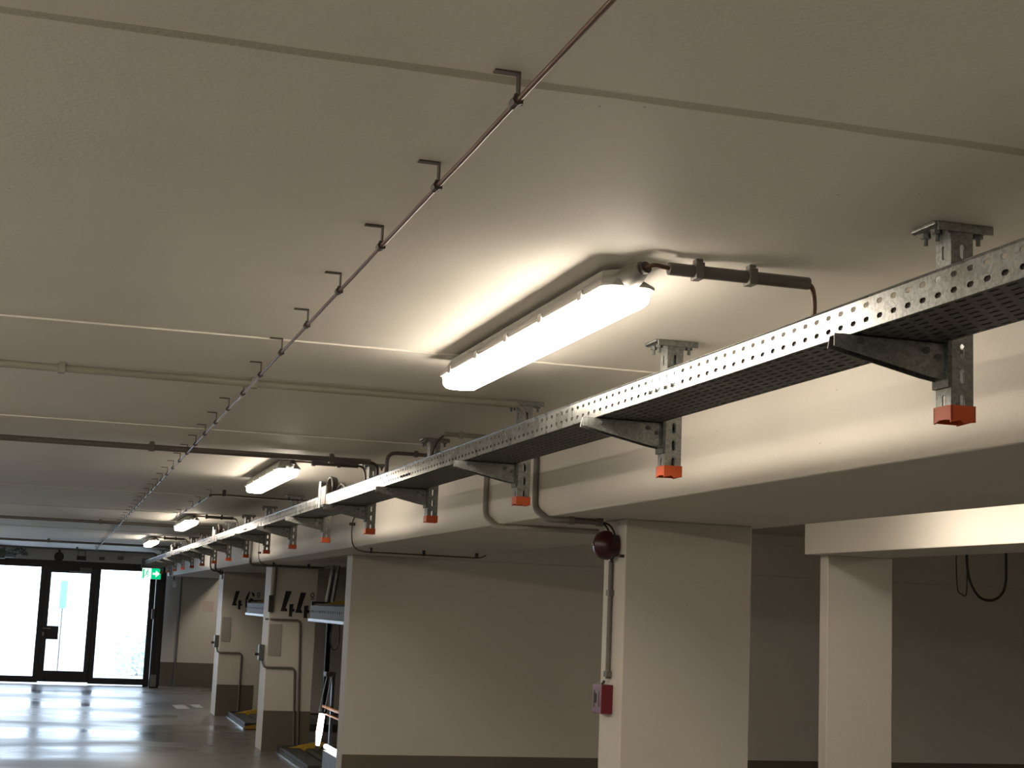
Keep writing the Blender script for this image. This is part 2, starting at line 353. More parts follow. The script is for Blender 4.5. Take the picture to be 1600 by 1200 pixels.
# ------------------------------------------------------------------ hanging supports
PX0, PX1, PD, PZB = 1.645, 1.692, .055, 2.018
def make_support():
    r = empty('tray_support', (0, 0, 0))
    H = CZ-.012-PZB
    def col(o, u, W, hu, hoff=0):
        m = MB(); cells = []; p = .05; n = int(H/p); e = (W-.022)/2
        cells += [(0, e, 0, n*p, None), (W-e, W, 0, n*p, None), (0, W, n*p, H, None)]
        for i in range(n): cells.append((e, W-e, i*p, (i+1)*p, (hu, .0145)))
        return m.plate(o, u, (0, 0, 1), 0, 0, cells)
    m = col((PX0, 0, PZB), (1, 0, 0), PX1-PX0, .0055)
    a = col((PX0, 0, PZB), (0, 1, 0), PD, .0045); m.add(a.v, a.f)
    a = col((PX1, 0, PZB), (0, 1, 0), PD, .0045); m.add(a.v, a.f)
    m.plate((PX0, PD, PZB), (1, 0, 0), (0, 0, 1), 0, 0, [(0, .010, 0, H, None), (PX1-PX0-.010, PX1-PX0, 0, H, None)])
    m.obj('slotted_channel', 'galv', r, solid=.0025)
    # head plate: flat with a turned-down far and near lip
    z = CZ
    hp = MB().prism([(1.605, z-.001), (1.605, z-.008), (1.612, z-.012), (1.735, z-.012), (1.737, z-.001)], 'y', -.004, .085)
    hp.box(1.612, 1.737, -.006, -.001, z-.018, z-.001).obj('head_plate', 'galv', r, bevel=.0015)
    for bx, by in ((1.625, .02), (1.625, .062), (1.718, .02)):
        b = MB().tube([(bx, by, z-.012), (bx, by, z-.022)], .010, 6).tube([(bx, by, z-.02), (bx, by, z-.036)], .0045, 6)
        b.obj('anchor_bolt', 'galvd', r)
    # orange end cap, notched in the middle of its lower edge
    c0, c1, y0, y1, zt = PX0-.004, PX1+.004, -.004, PD+.004, PZB+.017
    ca = MB().prism([(c0, PZB-.017), (c0+.021, PZB-.012), (c0+.021, PZB-.010), (c0+.030, PZB-.017), (c1, PZB-.015), (c1, zt), (c0, zt)], 'y', y0, y0+.004)
    ca.prism([(y0, PZB-.013), (y0+.02, PZB-.010), (y1-.02, PZB-.010), (y1, PZB-.016), (y1, zt), (y0, zt)], 'x', c0, c0+.004)
    ca.prism([(y0, PZB-.013), (y1, PZB-.016), (y1, zt), (y0, zt)], 'x', c1-.004, c1)
    ca.box(c0, c1, y1-.004, y1, PZB-.014, zt).box(c0+.001, c1-.001, y0+.001, y1-.001, PZB-.006, PZB-.003)
    ca.obj('end_cap', 'orange', r)
    # cantilever arm: a folded tapered channel from the post to under the tray's aisle edge
    pz = TZ0-.002; ya, yb = .012, .048
    prof = [(1.405, pz), (1.400, pz-.026), (1.43, pz-.032), (1.60, pz-.068), (PX0-.006, pz-.074), (PX0-.006, pz)]
    arm = MB().prism(prof, 'y', ya, ya+.0025).prism(prof, 'y', yb-.0025, yb).box(1.405, PX0-.006, ya, yb, pz-.0025, pz)
    arm.box(1.395, 1.412, ya-.003, ya, pz-.026, pz-.001)
    arm.obj('cantilever_arm', 'galv', r, bevel=.0008)
    MB().box(PX0-.009, PX0-.0015, -.002, .056, pz-.088, pz+.004).obj('fixing_plate', 'galvd', r)
    for bx, bz in ((1.595, pz-.018), (1.622, pz-.030), (1.452, pz-.012)):
        MB().tube([(bx, ya-.007, bz), (bx, ya+.002, bz)], .007, 6).tube([(bx, ya-.011, bz), (bx, ya, bz)], .0035, 6).obj('bolt', 'galvd', r)
    MB().tube([(1.478, ya+.018, pz-.0025), (1.478, ya+.018, pz-.012)], .006, 6).obj('tray_bolt', 'galvd', r)
    MB().tube([(1.585, ya+.018, pz-.0025), (1.585, ya+.018, pz-.014)], .006, 6).obj('tray_bolt', 'galvd', r)
    return r
sup = make_support()
ords = ['nearest', 'second', 'third', 'fourth', 'fifth', 'sixth', 'seventh', 'eighth', 'ninth', 'tenth']
for i in range(17):
    s = sup if i == 0 else copy_tree(sup)
    s.location = (0, 2.615+1.482*i, 0)
    if i == 0: lab = 'nearest slotted tray support at right, its orange cap hanging largest'
    elif i < 6: lab = '%s galvanised tray support from the right, slotted with an orange end cap' % ords[i]
    elif i < 10: lab = '%s slotted steel tray support counting from the right, small in the distance' % ords[i]
    elif i < 16: lab = '%s tray support counting from the right, tiny near the gate' % ['eleventh', 'twelfth', 'thirteenth', 'fourteenth', 'fifteenth', 'sixteenth'][i-10]
    else: lab = 'last tiny tray support beside the exit sign'
    tag(s, lab, 'tray support', 'tray supports along the aisle')
tag(MB().box(1.38, 1.70, 27.18, 27.30, 2.10, 2.26).obj('tray_end_box', 'galvd', tray, bevel=.004))

# ------------------------------------------------------------------ tube lamps
def make_lamp(L=1.57):
    r = empty('tube_lamp', (0, 0, 0))         # origin: centre of the near end, on the ceiling
    def outline(hw, c, y0, y1):
        return [(-hw+c, y0), (hw-c, y0), (hw, y0+c), (hw, y1-c), (hw-c, y1), (-hw+c, y1), (-hw, y1-c), (-hw, y0+c)]
    def loft(levels):
        m = MB(); n = 8; vs = []; fs = []
        for (hw, c, e, z) in levels: vs += [(x, y, z) for x, y in outline(hw, c, e, L-e)]
        for k in range(len(levels)-1):
            for i in range(n): fs.append((k*n+i, k*n+(i+1) % n, (k+1)*n+(i+1) % n, (k+1)*n+i))
        fs += [tuple(range(n))[::-1], tuple(range((len(levels)-1)*n, len(levels)*n))]
        return m.add(vs, fs)
    loft([(.064, .022, 0, -.064), (.066, .022, -.001, -.060), (.064, .022, 0, -.055), (.050, .03, .03, -.034), (.042, .03, .05, -.014)]).obj('housing', 'body', r, bevel=.002)
    loft([(.030, .016, .030, -.104), (.046, .02, .014, -.101), (.054, .022, .006, -.090), (.057, .022, .004, -.0635)]).obj('lens', 'lens', r)
    lens = r.children[-1].data; lens.materials.append(M['lensside'])
    for p in lens.polygons:
        if abs(p.normal.z) < .5: p.material_index = 1
    for y in (.28, L-.28): MB().box(-.02, .02, y-.03, y+.03, -.015, 0).obj('mounting_foot', 'galvd', r)
    for k in range(5):
        y = .16+k*(L-.32)/4
        cl = MB().box(-.070, -.066, y-.014, y+.014, -.072, -.050).box(.066, .070, y-.014, y+.014, -.072, -.050).obj('clip', 'body', r, bevel=.001)
    # plug boot at the near end, rising to a cable gland
    b = MB().tube([(-.002, .075, -.044), (-.002, .03, -.044), (.0, -.004, -.040), (.006, -.030, -.034), (.010, -.044, -.030)], [.024, .028, .029, .022, .017], 10)
    b.obj('plug_boot', 'boot', r, smooth=True)
    MB().tube([(.010, -.040, -.033), (.014, -.055, -.029)], .0145, 10).obj('cable_gland', 'rubber', r, smooth=True)
    return r
lamp = make_lamp()
LY = [3.19, 8.5, 14.8, 20.6]
LX = 1.188
labs = ['long glowing tube lamp nearest, fixed to the ceiling beside the tray', 'second glowing tube lamp along the aisle, left of the tray',
        'third glowing tube lamp along the aisle, below the far hooks', 'farthest small glowing tube lamp, close to the gate']
lamps = []
for i, y in enumerate(LY):
    s = lamp if i == 0 else copy_tree(lamp)
    s.location = (LX, y, CZ); tag(s, labs[i], 'lamp', 'tube lamps above the aisle'); lamps.append(s)
for x, y, z in ((LX, -1.75, CZ), (.35, -1.7, CZ), (-.5, -1.7, CZ), (-1.3, -1.3, CZ), (-1.3, .4, CZ), (-1.3, 2.1, CZ), (-1.3, 3.8, CZ), (-1.3, 5.5, CZ), (-1.7, 8.5, CZ), (-1.7, 14.8, CZ), (-1.7, 20.6, CZ), (3.15, 27.1, BAYZ), (4.22, 6.15, BAYZ), (4.1, .2, BAYZ), (6.4, 5.2, BAYZ)):  # unseen lamps, mostly added to brighten the aisle ceiling and the bays
    s = copy_tree(lamp); s.location = (x, y, z)
    tag(s, 'unseen tube lamp added to brighten the aisle ceiling' if z == CZ else 'unseen tube lamp put in over the bays to light them', 'lamp', 'tube lamps out of view')

s = make_lamp(.66); s.location = (3.2, 8.5, BAYZ); tag(s, 'unseen short tube lamp added to brighten the bay behind the nearest pier', 'lamp', 'tube lamps out of view')  # short unseen lamp added to lift the brightness of the partition wall

# ------------------------------------------------------------------ conduits and cables
def clip_mb(p, r, up=.02, w=.012):
    x, y, z = p
    return MB().box(x-w, x+w, y-r-.004, y+r+.004, z-r-.004, z+r+.004).box(x-w*.8, x+w*.8, y-r*.8, y+r*.8, z, z+up+r)
def conduit(name, pts, r, mat, label, clips=(), up=.02, cat='conduit', cw=.012, clipmat=None, tail=None, rr=.05):
    m = MB().tube(rounded(pts, rr), r, 10); o = m.obj(name, mat, smooth=True); tag(o, label, cat)
    for c in clips:
        clip_mb(c, r, up, cw).obj('clip', clipmat or mat, o, bevel=.0015)
    if tail:
        for tp, tr, tm in tail:
            MB().tube(smooth_path(tp), tr, 8).obj('cable', tm, o, smooth='all')
    return o
ztc = CZ-.027
conduit('conduit', [(1.255, 3.135, ztc), (1.600, 3.135, ztc)], .0145, 'pipe', 'short grey conduit between the nearest lamp and the tray',
        [(1.325, 3.135, ztc), (1.455, 3.135, ztc)], .014, cw=.010,
        tail=[([(1.20, 3.135, CZ-.030), (1.215, 3.12, CZ-.026), (1.235, 3.125, CZ-.026), (1.262, 3.135, ztc)], .0055, 'brown'),
              ([(1.59, 3.135, ztc), (1.612, 3.14, CZ-.037), (1.622, 3.15, CZ-.09), (1.612, 3.16, CZ-.16), (1.59, 3.17, CZ-.21)], .006, 'brown')])
for i, y in enumerate(LY[1:]):
    yy = y-.06
    conduit('conduit', [(LX+.11, yy, ztc), (1.56, yy, ztc)], .0145, 'pipe', 'short dark conduit beside the %s lamp' % ['second', 'third', 'farthest'][i],
            [(1.31, yy, ztc), (1.45, yy, ztc)], .014, cw=.010,
            tail=[([(LX+.013, y-.055, CZ-.030), (LX+.05, y-.065, CZ-.026), (LX+.12, yy, ztc)], .0055, 'brown'),
                  ([(1.55, yy, ztc), (1.59, yy, CZ-.04), (1.603, yy, CZ-.10), (1.60, yy, CZ-.21)], .006, 'brown')])
# pipes crossing the aisle below the ceiling
zp = CZ-.020
conduit('conduit', [(XL, 5.55, zp), (1.62, 5.55, zp)], .0135, 'pipep', 'painted conduit crossing the ceiling in front of the hooks', [(-.04, 5.55, zp), (.63, 5.55, zp), (-1.6, 5.55, zp)], .02,
        tail=[([(1.60, 5.55, zp), (1.64, 5.56, CZ-.03), (1.665, 5.58, CZ-.07), (1.67, 5.6, CZ-.15), (1.60, 5.62, CZ-.21)], .006, 'pipep')])
conduit('conduit', [(XL, 8.15, CZ-.03), (1.57, 8.15, CZ-.03)], .0155, 'pipe', 'dark brown pipe crossing the ceiling before the second lamp', [(.42, 8.15, CZ-.03), (1.36, 8.15, CZ-.03), (-1.5, 8.15, CZ-.03)], .02, cw=.015,
        tail=[([(1.55, 8.15, CZ-.03), (1.60, 8.16, CZ-.04), (1.617, 8.17, CZ-.08), (1.61, 8.2, CZ-.21)], .008, 'rubber')])
conduit('conduit', [(XL, 16.9, CZ-.03), (1.60, 16.9, CZ-.03)], .017, 'pipe', 'dark pipe crossing the ceiling beyond the third lamp', [(.40, 16.9, CZ-.03)], .02, cw=.015)
conduit('conduit', [(XL, 23.8, CZ-.035), (1.60, 23.8, CZ-.035)], .017, 'pipe', 'dark pipe crossing the ceiling near the gate, nearer of two', [(-.15, 23.8, CZ-.035)], .03, cw=.02)
conduit('conduit', [(XL, 27.2, CZ-.045), (1.60, 27.2, CZ-.045), (1.66, 27.2, CZ-.2)], .017, 'pipe', 'dark pipe just in front of the gate, farther of two', [(.30, 27.2, CZ-.045)], .04, cw=.02)
# conduits from the tray to the beam
conduit('conduit', [(1.62, 6.70, CZ-.018), (BX-.015, 6.70, CZ-.018)], .011, 'pipep', 'painted conduit on the ceiling between third and fourth support', [(1.70, 6.70, CZ-.018)], .01, cw=.010,
        tail=[([(1.63, 6.70, CZ-.018), (1.60, 6.74, CZ-.05), (1.585, 6.78, CZ-.12), (1.57, 6.80, CZ-.21)], .005, 'rubber')])
conduit('conduit', [(1.57, 7.70, CZ-.22), (1.57, 7.70, CZ-.018), (1.90, 7.70, CZ-.018)], .010, 'pipe', 'bent conduit rising from tray behind the fourth support', [(1.72, 7.70, CZ-.018)], .01, cw=.010)
fx = BX-.014; uz = BZ-.016
conduit('conduit', [(fx, 7.23, CZ-.12), (fx, 7.23, BZ+.05), (fx, 7.0, uz), (2.10, 6.90, uz), (2.44, 6.90, uz)], .013, 'pipep',
        'thin conduit down the beam, left of the fourth support', [], rr=.06)
conduit('conduit', [(fx, 6.41, CZ-.10), (fx, 6.41, BZ+.04), (fx, 6.22, uz), (2.04, 6.17, uz), (2.20, 6.18, uz)], .013, 'pipe',
        'conduit down the beam and along to the alarm bell', [(2.06, 6.17, uz), (2.19, 6.18, uz)], .008, rr=.05,
        tail=[([(2.19, 6.18, uz), (2.235, 6.18, uz-.01), (2.262, 6.185, uz-.05), (2.27, 6.20, uz-.12)], .0045, 'rubber'),
              ([(2.19, 6.185, uz), (2.225, 6.20, uz-.012), (2.25, 6.21, uz-.05), (2.262, 6.22, uz-.12)], .0045, 'rubber')])
m = MB().tube(smooth_path([(1.62, 10.5, TZ0-.01), (1.955, 10.72, 2.26), (1.965, 10.74, 2.17), (1.966, 10.74, 2.09), (1.975, 10.73, 2.03), (2.005, 10.72, 1.995), (2.05, 10.70, 1.982), (2.10, 10.70, 1.979), (2.5, 10.70, 1.978), (2.84, 10.70, 1.976), (2.90, 10.70, 1.980), (2.94, 10.70, 1.998)]), .0045, 7)
o = tag(m.obj('loose_cable', 'rubber', smooth='all'), 'thin loose cable clipped under the beam above the partition', 'cable')
for x in (2.10, 2.48, 2.87): MB().box(x-.009, x+.009, 10.685, 10.715, 1.972, BZ).obj('clip', 'rubber', o)
MB().box(1.945, 1.985, 10.725, 10.75, 2.16, 2.18).obj('clip', 'rubber', o)
o = conduit('conduit', [(1.965, 16.6, 2.30), (1.965, 16.6, BZ-.02), (2.76, 16.6, BZ-.02)], .014, 'pipe', 'dark conduit under the beam in front of the nearer numbered pier',
        [(2.1, 16.6, BZ-.02), (2.6, 16.6, BZ-.02)], .006, rr=.04)
m = MB().tube(smooth_path([(1.96, 15.9, 2.25), (1.962, 15.9, 2.10), (1.972, 15.9, 2.03), (2.01, 15.9, 1.99), (2.08, 15.9, 1.975), (2.5, 15.9, 1.975), (2.62, 15.9, 1.98), (2.70, 15.9, 2.0)]), .004, 6)
o = tag(m.obj('loose_cable', 'rubber', smooth='all'), 'thin cable hanging below the beam before the nearer numbered pier', 'cable')
for x in (2.12, 2.48): MB().box(x-.012, x+.012, 15.885, 15.915, 1.968, BZ).obj('clip', 'rubber', o)
MB().box(1.955, 1.987, 15.888, 15.912, 2.09, 2.11).obj('clip', 'rubber', o)
o = conduit('conduit', [(1.95, 20.2, 2.2), (1.95, 20.2, BZ-.03), (2.05, 20.25, BZ-.06), (2.24, 22.1, BZ-.10)], .014, 'pipe', 'drooping conduit reaching the farthest pier', [(2.05, 20.5, BZ-.06)], .05, rr=.15)
conduit('conduit', [(1.95, 20.9, 2.2), (1.95, 20.9, BZ-.02), (2.10, 21.0, BZ-.02), (2.24, 21.9, BZ-.03)], .010, 'rubber', 'thin dark cable bundle behind the drooping conduit', [(2.2, 21.7, BZ-.03)], .03, rr=.12)
conduit('conduit', [(2.235, YG+.13, BZ), (2.235, YG+.13, 0.01)], .02, 'pipe', 'vertical pipe on the end wall beside the gate', [], rr=.01)
tag(MB().box(2.66, 2.86, YG+.14, YG+.15, 1.38, 1.58).obj('notice', 'pink'), 'pale pinkish notice on the end wall by the gate', 'notice')
o = MB().tube([(2.05, 28.7, 1.90), (2.05, 28.55, 1.83)], .028, 10).obj('security_camera', 'white', smooth=True)
MB().tube([(2.05, 28.75, BZ), (2.05, 28.68, 1.90)], .01, 8).obj('camera_arm', 'galvd', o); tag(o, 'small white security camera under the beam by the gate', 'camera')

# heat-detection cable on its hooks
WX, WZ, HY0, HP = .603, CZ-.045, 2.132, .5045
pts = [(WX, .3, WZ)]
nh = 50
for i in range(nh):
    y = HY0+HP*i; pts.append((WX+random.uniform(-.0004, .0004), y, WZ+random.uniform(-.0004, .0004)))
    if i < nh-1: pts.append((WX+random.uniform(-.0006, .0006), y+HP/2, WZ-.0008))
tag(MB().tube(smooth_path(pts, 3), .0042, 8).obj('detection_cable', 'brown', smooth='all'), 'thin red-brown cable strung on ceiling hooks along the aisle', 'cable')
def make_hook():
    r = empty('cable_hook')
    MB().box(-.036, .004, -.008, .008, CZ-.003, CZ).box(.001, .004, -.008, .008, WZ+.004, CZ-.002).obj('bracket', 'hook', r, bevel=.0006)
    MB().tube([(0, -.012, WZ), (0, .012, WZ)], .0085, 8).box(-.003, .010, -.004, .004, WZ-.004, WZ+.012).obj('clamp', 'rubber', r)
    return r
hk = make_hook()
od = ['nearest', 'second', 'third', 'fourth', 'fifth', 'sixth', 'seventh', 'eighth', 'ninth', 'tenth', 'eleventh', 'twelfth']
for i in range(nh):
    s = hk if i == 0 else copy_tree(hk)
    s.location = (WX-.001, HY0+HP*i, 0)
    tag(s, ('%s ceiling hook from the top along the thin cable' % od[i]) if i < 12 else 'tiny far ceiling hook along the receding thin cable, beyond the twelfth', 'hook', 'ceiling hooks of the thin cable')
# second short run of the cable
pts = [(1.035, 11.4, WZ), (1.03, 12.5, WZ-.003), (1.03, 13.6, WZ), (1.03, 14.7, WZ)]
tag(MB().tube(smooth_path(pts, 4), .0042, 8).obj('detection_cable', 'brown', smooth='all'), 'short second thin cable run near the third lamp', 'cable')
for y in (11.42, 12.3, 12.95, 13.6, 14.25, 14.7):
    s = copy_tree(hk); s.location = (1.03, y, 0); tag(s, 'small hook on the short cable run near the third lamp', 'hook', 'hooks of the short cable run')
o = tag(MB().tube(smooth_path([(1.03, 11.4, CZ-.04), (1.15, 11.4, CZ-.035), (1.4, 11.4, CZ-.04), (1.76, 11.4, CZ-.04)]), .005, 6).obj('thin_pipe', 'rubber', smooth='all'), 'thin black pipe on the ceiling right of the short cable run', 'pipe')
MB().box(1.115, 1.14, 11.385, 11.415, CZ-.045, CZ).obj('clip', 'rubber', o)

# upright tray drop-outs with coiled cable
def dropout(y, label, clabel, s=1.0):
    r = empty('tray_drop_plate', (TX0, y, TZ0))
    MB().box(-.006, -.003, -.03, .03, -.004, .15*s).obj('upright_plate', 'galv', r, bevel=.001)
    MB().box(-.008, .10, .028, .032, 0, .145*s).obj('back_plate', 'galvd', r)
    MB().box(-.004, .03, -.20, -.03, .0, .12*s).obj('side_cheek', 'rubber', r, bevel=.01)
    tag(r, label, 'bracket')
    m = MB()
    pts = []
    for k in range(31):
        a = k/30*2*math.pi*2.6; q = .052-.006*k/30
        pts.append((TX0+.03+.03*k/30, y-.13+q*1.6*math.cos(a), TZ0+.115+q*math.sin(a)))
    pts += [(TX0+.07, y-.30, TZ0+.12), (TX0+.06, y-.55, TZ0+.07), (TX0+.06, y-.7, TZ0+.045)]
    tag(m.tube(smooth_path(pts, 2), .008, 7).obj('cable_coil', 'rubber', smooth='all'), clabel, 'cable')
dropout(8.92, 'upright plate on the tray beside the nearest cable coil', 'nearest black cable coil looped above the tray')
dropout(15.3, 'upright plate on the tray beside the second cable coil', 'second black cable coil looped above the far tray')
dropout(21.0, 'upright plate on the tray beside the farthest cable coil', 'farthest black cable coil above the tray near the gate')

# ------------------------------------------------------------------ alarm bell and call point on the nearest pier
r = empty('alarm_bell', (2.28, 6.20, 1.90)); tag(r, 'round dark red alarm bell on the corner of the nearest pier', 'alarm bell')
prof = [(0.0, .0), (.0, .058), (-.012, .060), (-.020, .060)]
def lathe_x(prof, n=24):
    m = MB(); vs = []; fs = []
    for (x, q) in prof:
        vs += [(x, q*math.cos(2*math.pi*k/n), q*math.sin(2*math.pi*k/n)) for k in range(n)]
    for i in range(len(prof)-1):
        for k in range(n): a = i*n+k; b = i*n+(k+1) % n; fs.append((a, a+n, b+n, b))
    fs.append(tuple(range(len(vs)-n, len(vs)))); fs.append(tuple(range(n))[::-1]); return m.add(vs, fs)
lathe_x([(-.002, .046), (-.030, .048), (-.034, .044)]).obj('back_box', 'red', r, smooth=True)
lathe_x([(-.034, .060), (-.042, .063), (-.060, .062), (-.080, .055), (-.094, .042), (-.102, .025), (-.105, .006)]).obj('gong', 'red', r, smooth=True)
lathe_x([(-.104, .006), (-.110, .006), (-.112, .004)]).obj('centre_screw', 'galv', r)
MB().box(-.02, -.004, -.10, -.075, -.052, -.040).obj('side_bracket', 'rubber', r)
cd = conduit('conduit', [(2.268, 6.235, 1.835), (2.268, 6.235, 1.34)], .0105, 'pipe', 'vertical conduit from alarm bell down to the call point', [], rr=.01,
        tail=[([(2.262, 6.20, 1.865), (2.264, 6.225, 1.85), (2.268, 6.235, 1.825)], .004, 'rubber'), ([(2.268, 6.19, 1.865), (2.268, 6.21, 1.85), (2.268, 6.235, 1.82)], .004, 'rubber')])
for z in (1.70, 1.36): MB().box(2.255, 2.28, 6.215, 6.255, z-.012, z+.012).obj('clip', 'pipe', cd, bevel=.002)
r = empty('call_point', (2.28, 6.25, 1.256)); tag(r, 'red manual call point box below the alarm bell conduit', 'call point')
MB().box(-.052, 0, -.055, .055, -.060, .060).obj('box', 'redbox', r, bevel=.003)
MB().box(-.0535, -.052, -.022, .034, -.034, .034).obj('window_frame', 'label', r)
MB().box(-.0545, -.0535, -.002, .018, -.018, .022).box(-.0545, -.0535, .024, .032, -.034, .034).obj('push_plate', 'ink', r)
MB().tube([(-.03, 0, .06), (-.02, 0, .075)], .006, 8).obj('cable_gland', 'rubber', r)

# ------------------------------------------------------------------ stencils, notices and switches on the piers
def stroke(m, pts, w, y):
    for a, b in zip(pts[:-1], pts[1:]):
        d = Vector((b[0]-a[0], b[1]-a[1])).normalized()*(w/2); nx, nz = -d.y, d.x
        m.add([(a[0]+nx, y, a[1]+nz), (b[0]+nx, y, b[1]+nz), (b[0]-nx, y, b[1]-nz), (a[0]-nx, y, a[1]-nz)], [(0, 1, 2, 3)])
def digit4(m, x, z, h, y):      # stencil 4: slanting stroke with foot, separate stem
    m.add([(x+.18*h, y, z+h), (x+.41*h, y, z+h), (x+.22*h, y, z+.32*h), (x+.22*h, y, z+.29*h), (x+.26*h, y, z+.28*h), (x+.30*h, y, z+.16*h), (x, y, z+.16*h), (x+.04*h, y, z+.30*h)], [tuple(range(8))])
    m.add([(x+.36*h, y, z+.46*h), (x+.54*h, y, z+.48*h), (x+.52*h, y, z+.28*h), (x+.60*h, y, z+.27*h), (x+.58*h, y, z+.16*h), (x+.50*h, y, z+.16*h), (x+.50*h, y, z-.06*h), (x+.36*h, y, z-.04*h)], [tuple(range(8))])
def digit6(m, x, z, h, y):
    m.add([(x+.20*h, y, z+.98*h), (x+.28*h, y, z+h), (x+.18*h, y, z+.62*h), (x+.14*h, y, z+.06*h), (x+.04*h, y, z+.10*h), (x+.02*h, y, z+.60*h)], [tuple(range(6))])
    m.add([(x+.34*h, y, z+h), (x+.52*h, y, z+.90*h), (x+.55*h, y, z+.74*h), (x+.44*h, y, z+.72*h), (x+.38*h, y, z+.86*h)], [tuple(range(5))])
    m.add([(x+.28*h, y, z+.62*h), (x+.44*h, y, z+.60*h), (x+.54*h, y, z+.40*h), (x+.50*h, y, z+.10*h), (x+.30*h, y, z), (x+.30*h, y, z+.10*h), (x+.40*h, y, z+.20*h), (x+.40*h, y, z+.44*h), (x+.28*h, y, z+.50*h)], [tuple(range(9))])
def ring_o(m, x, z, q, y):
    n = 12; vs = []
    for k in range(n):
        a = 2*math.pi*k/n; vs += [(x+q*.75*math.cos(a), y, z+q*math.sin(a)), (x+q*.42*math.cos(a), y, z+q*.62*math.sin(a))]
    m.add(vs, [(2*k, 2*((k+1) % n), 2*((k+1) % n)+1, 2*k+1) for k in range(n)])
    m.add([(x-q*.7, y, z-q*1.5), (x+q*.7, y, z-q*1.5), (x+q*.7, y, z-q*1.25), (x-q*.7, y, z-q*1.25)], [(0, 1, 2, 3)])
def bake_shift(m, dx, dz): m.v = [(a+dx, b, c+dz) for a, b, c in m.v]; return m
m = MB(); digit4(m, 2.40, 1.47, .265, 17.196); digit4(m, 2.565, 1.46, .265, 17.196); ring_o(m, 2.745, 1.70, .030, 17.196)
m.obj('stencil_number', 'ink', pier44)
m = MB(); digit4(m, 2.42, 1.50, .245, 22.296); digit6(m, 2.60, 1.50, .245, 22.296); ring_o(m, 2.79, 1.71, .030, 22.296)
m.obj('stencil_number', 'ink', part46)
tag(MB().box(2.292, 2.43, 17.194, 17.2, 1.025, 1.37).obj('instruction_sheet', 'paper'), 'faded instruction sheet on the nearer numbered pier', 'notice')
tag(MB().box(2.30, 2.42, 22.294, 22.3, 1.035, 1.375).obj('instruction_sheet', 'paper'), 'faded instruction sheet on the farthest pier', 'notice')
def keyswitch(y, z, label):
    r = empty('key_switch', (2.28, y, z)); tag(r, label, 'switch')
    MB().box(-.06, 0, -.06, .06, -.085, .085).obj('box', 'galvd', r, bevel=.004)
    MB().tube([(-.06, 0, -.02), (-.10, 0, -.02)], .016, 8).obj('key', 'rubber', r)
keyswitch(22.42, 1.03, 'small grey key switch on the farthest pier'); keyswitch(17.45, 1.05, 'small grey key switch on the nearer numbered pier')
conduit('conduit', [(2.262, 22.42, .94), (2.262, 22.285, .88), (2.60, 22.285, .88), (2.60, 22.285, .0)], .012, 'pipe', 'bent conduit from the key switch down the farthest pier', [], rr=.05)
conduit('conduit', [(2.262, 17.45, .96), (2.262, 17.185, .90), (2.595, 17.185, .90), (2.635, 17.185, .0)], .012, 'pipe', 'bent conduit from the key switch down the nearer numbered pier', [], rr=.05)
conduit('conduit', [(2.262, 17.3, 1.42), (2.30, 17.185, 1.42), (2.625, 17.185, 1.42), (2.68, 17.185, .0)], .012, 'pipe', 'taller bent conduit down the right of the nearer numbered pier', [], rr=.05)
conduit('conduit', [(2.325, 17.185, BZ-.02), (2.315, 17.185, 1.68)], .014, 'pipe', 'short conduit down the top left corner of the nearer numbered pier', [], rr=.01)
tag(MB().box(2.262, 2.318, 17.165, 17.2, 1.50, 1.68).obj('speaker_box', 'rubber', bevel=.004), 'narrow black box at left edge of the nearer numbered pier', 'box')

# ------------------------------------------------------------------ car lifts in the bays
def platform(x0, x1, y0, y1, z, label, raised):
    r = empty('lift_platform', (x0, y0, z)); D = y1-y0; W = x1-x0
    n = 8
    for i in range(int(W/.28)):
        MB().prism([(i*.28+.01, .0), (i*.28+.04, .02), (i*.28+.23, .02), (i*.28+.26, 0), (i*.28+.26, -.01), (i*.28+.01, -.01)], 'y', .06, D-.06).obj('deck_panel', 'galvd', r)
    h = .12 if raised else .08
    # end face toward the aisle, perforated, with a bright lower flange
    m = MB(); p = .11; k = int(D/p); cells = [(0, D, 0, h*.35, None), (0, D, h*.75, h, None), (k*p, D, h*.35, h*.75, None)]
    for i in range(k): cells.append((i*p, (i+1)*p, h*.35, h*.75, (.018, h*.10)))
    m.plate((0, 0, -h if raised else -h*.4), (0, 1, 0), (0, 0, 1), 0, 0, cells); m.obj('end_beam', 'steel', r, solid=.004)
    MB().box(-.02, .02, 0, D, -h-.03 if raised else -h*.4-.01, -h if raised else -h*.4+.01).obj('edge_flange', 'galv', r, bevel=.003)
    for y in (0, D-.05):
        MB().box(0, W, y, y+.05, -h*.5, .04).obj('side_rail', 'steel', r, bevel=.003)
    for y in (0, D-.06):
        MB().prism([(0, .0), (.0, -.03), (.42, -.03), (.50, .08), (.42, .08)], 'y', y-.005, y+.065).obj('warning_wedge', 'yellow', r, bevel=.002)
    return tag(r, label, 'car lift')
platform(2.36, 7.2, 12.75, 14.85, 1.59, 'raised lift platform to the right of the nearer numbered pier', True)
platform(2.44, 7.2, 14.95, 17.05, .04, 'lowered lift platform at the foot of the nearer numbered pier', False)
platform(2.36, 7.2, 17.85, 19.95, 1.585, 'raised lift platform beside the farthest pier, left of the nearer numbered pier', True)
platform(2.44, 7.2, 20.05, 22.15, .04, 'lowered lift platform at the foot of the farthest pier', False)
m = MB().tube([(2.70, 16.0, 1.55), (2.755, 16.0, BZ)], .022, 8)
o = tag(m.obj('lift_guide', 'galv', smooth=True), 'pair of slanted steel rails above the raised platform', 'lift guide')
MB().tube([(2.755, 16.0, 1.55), (2.81, 16.0, BZ)], .022, 8).obj('second_rail', 'galv', o, smooth=True)
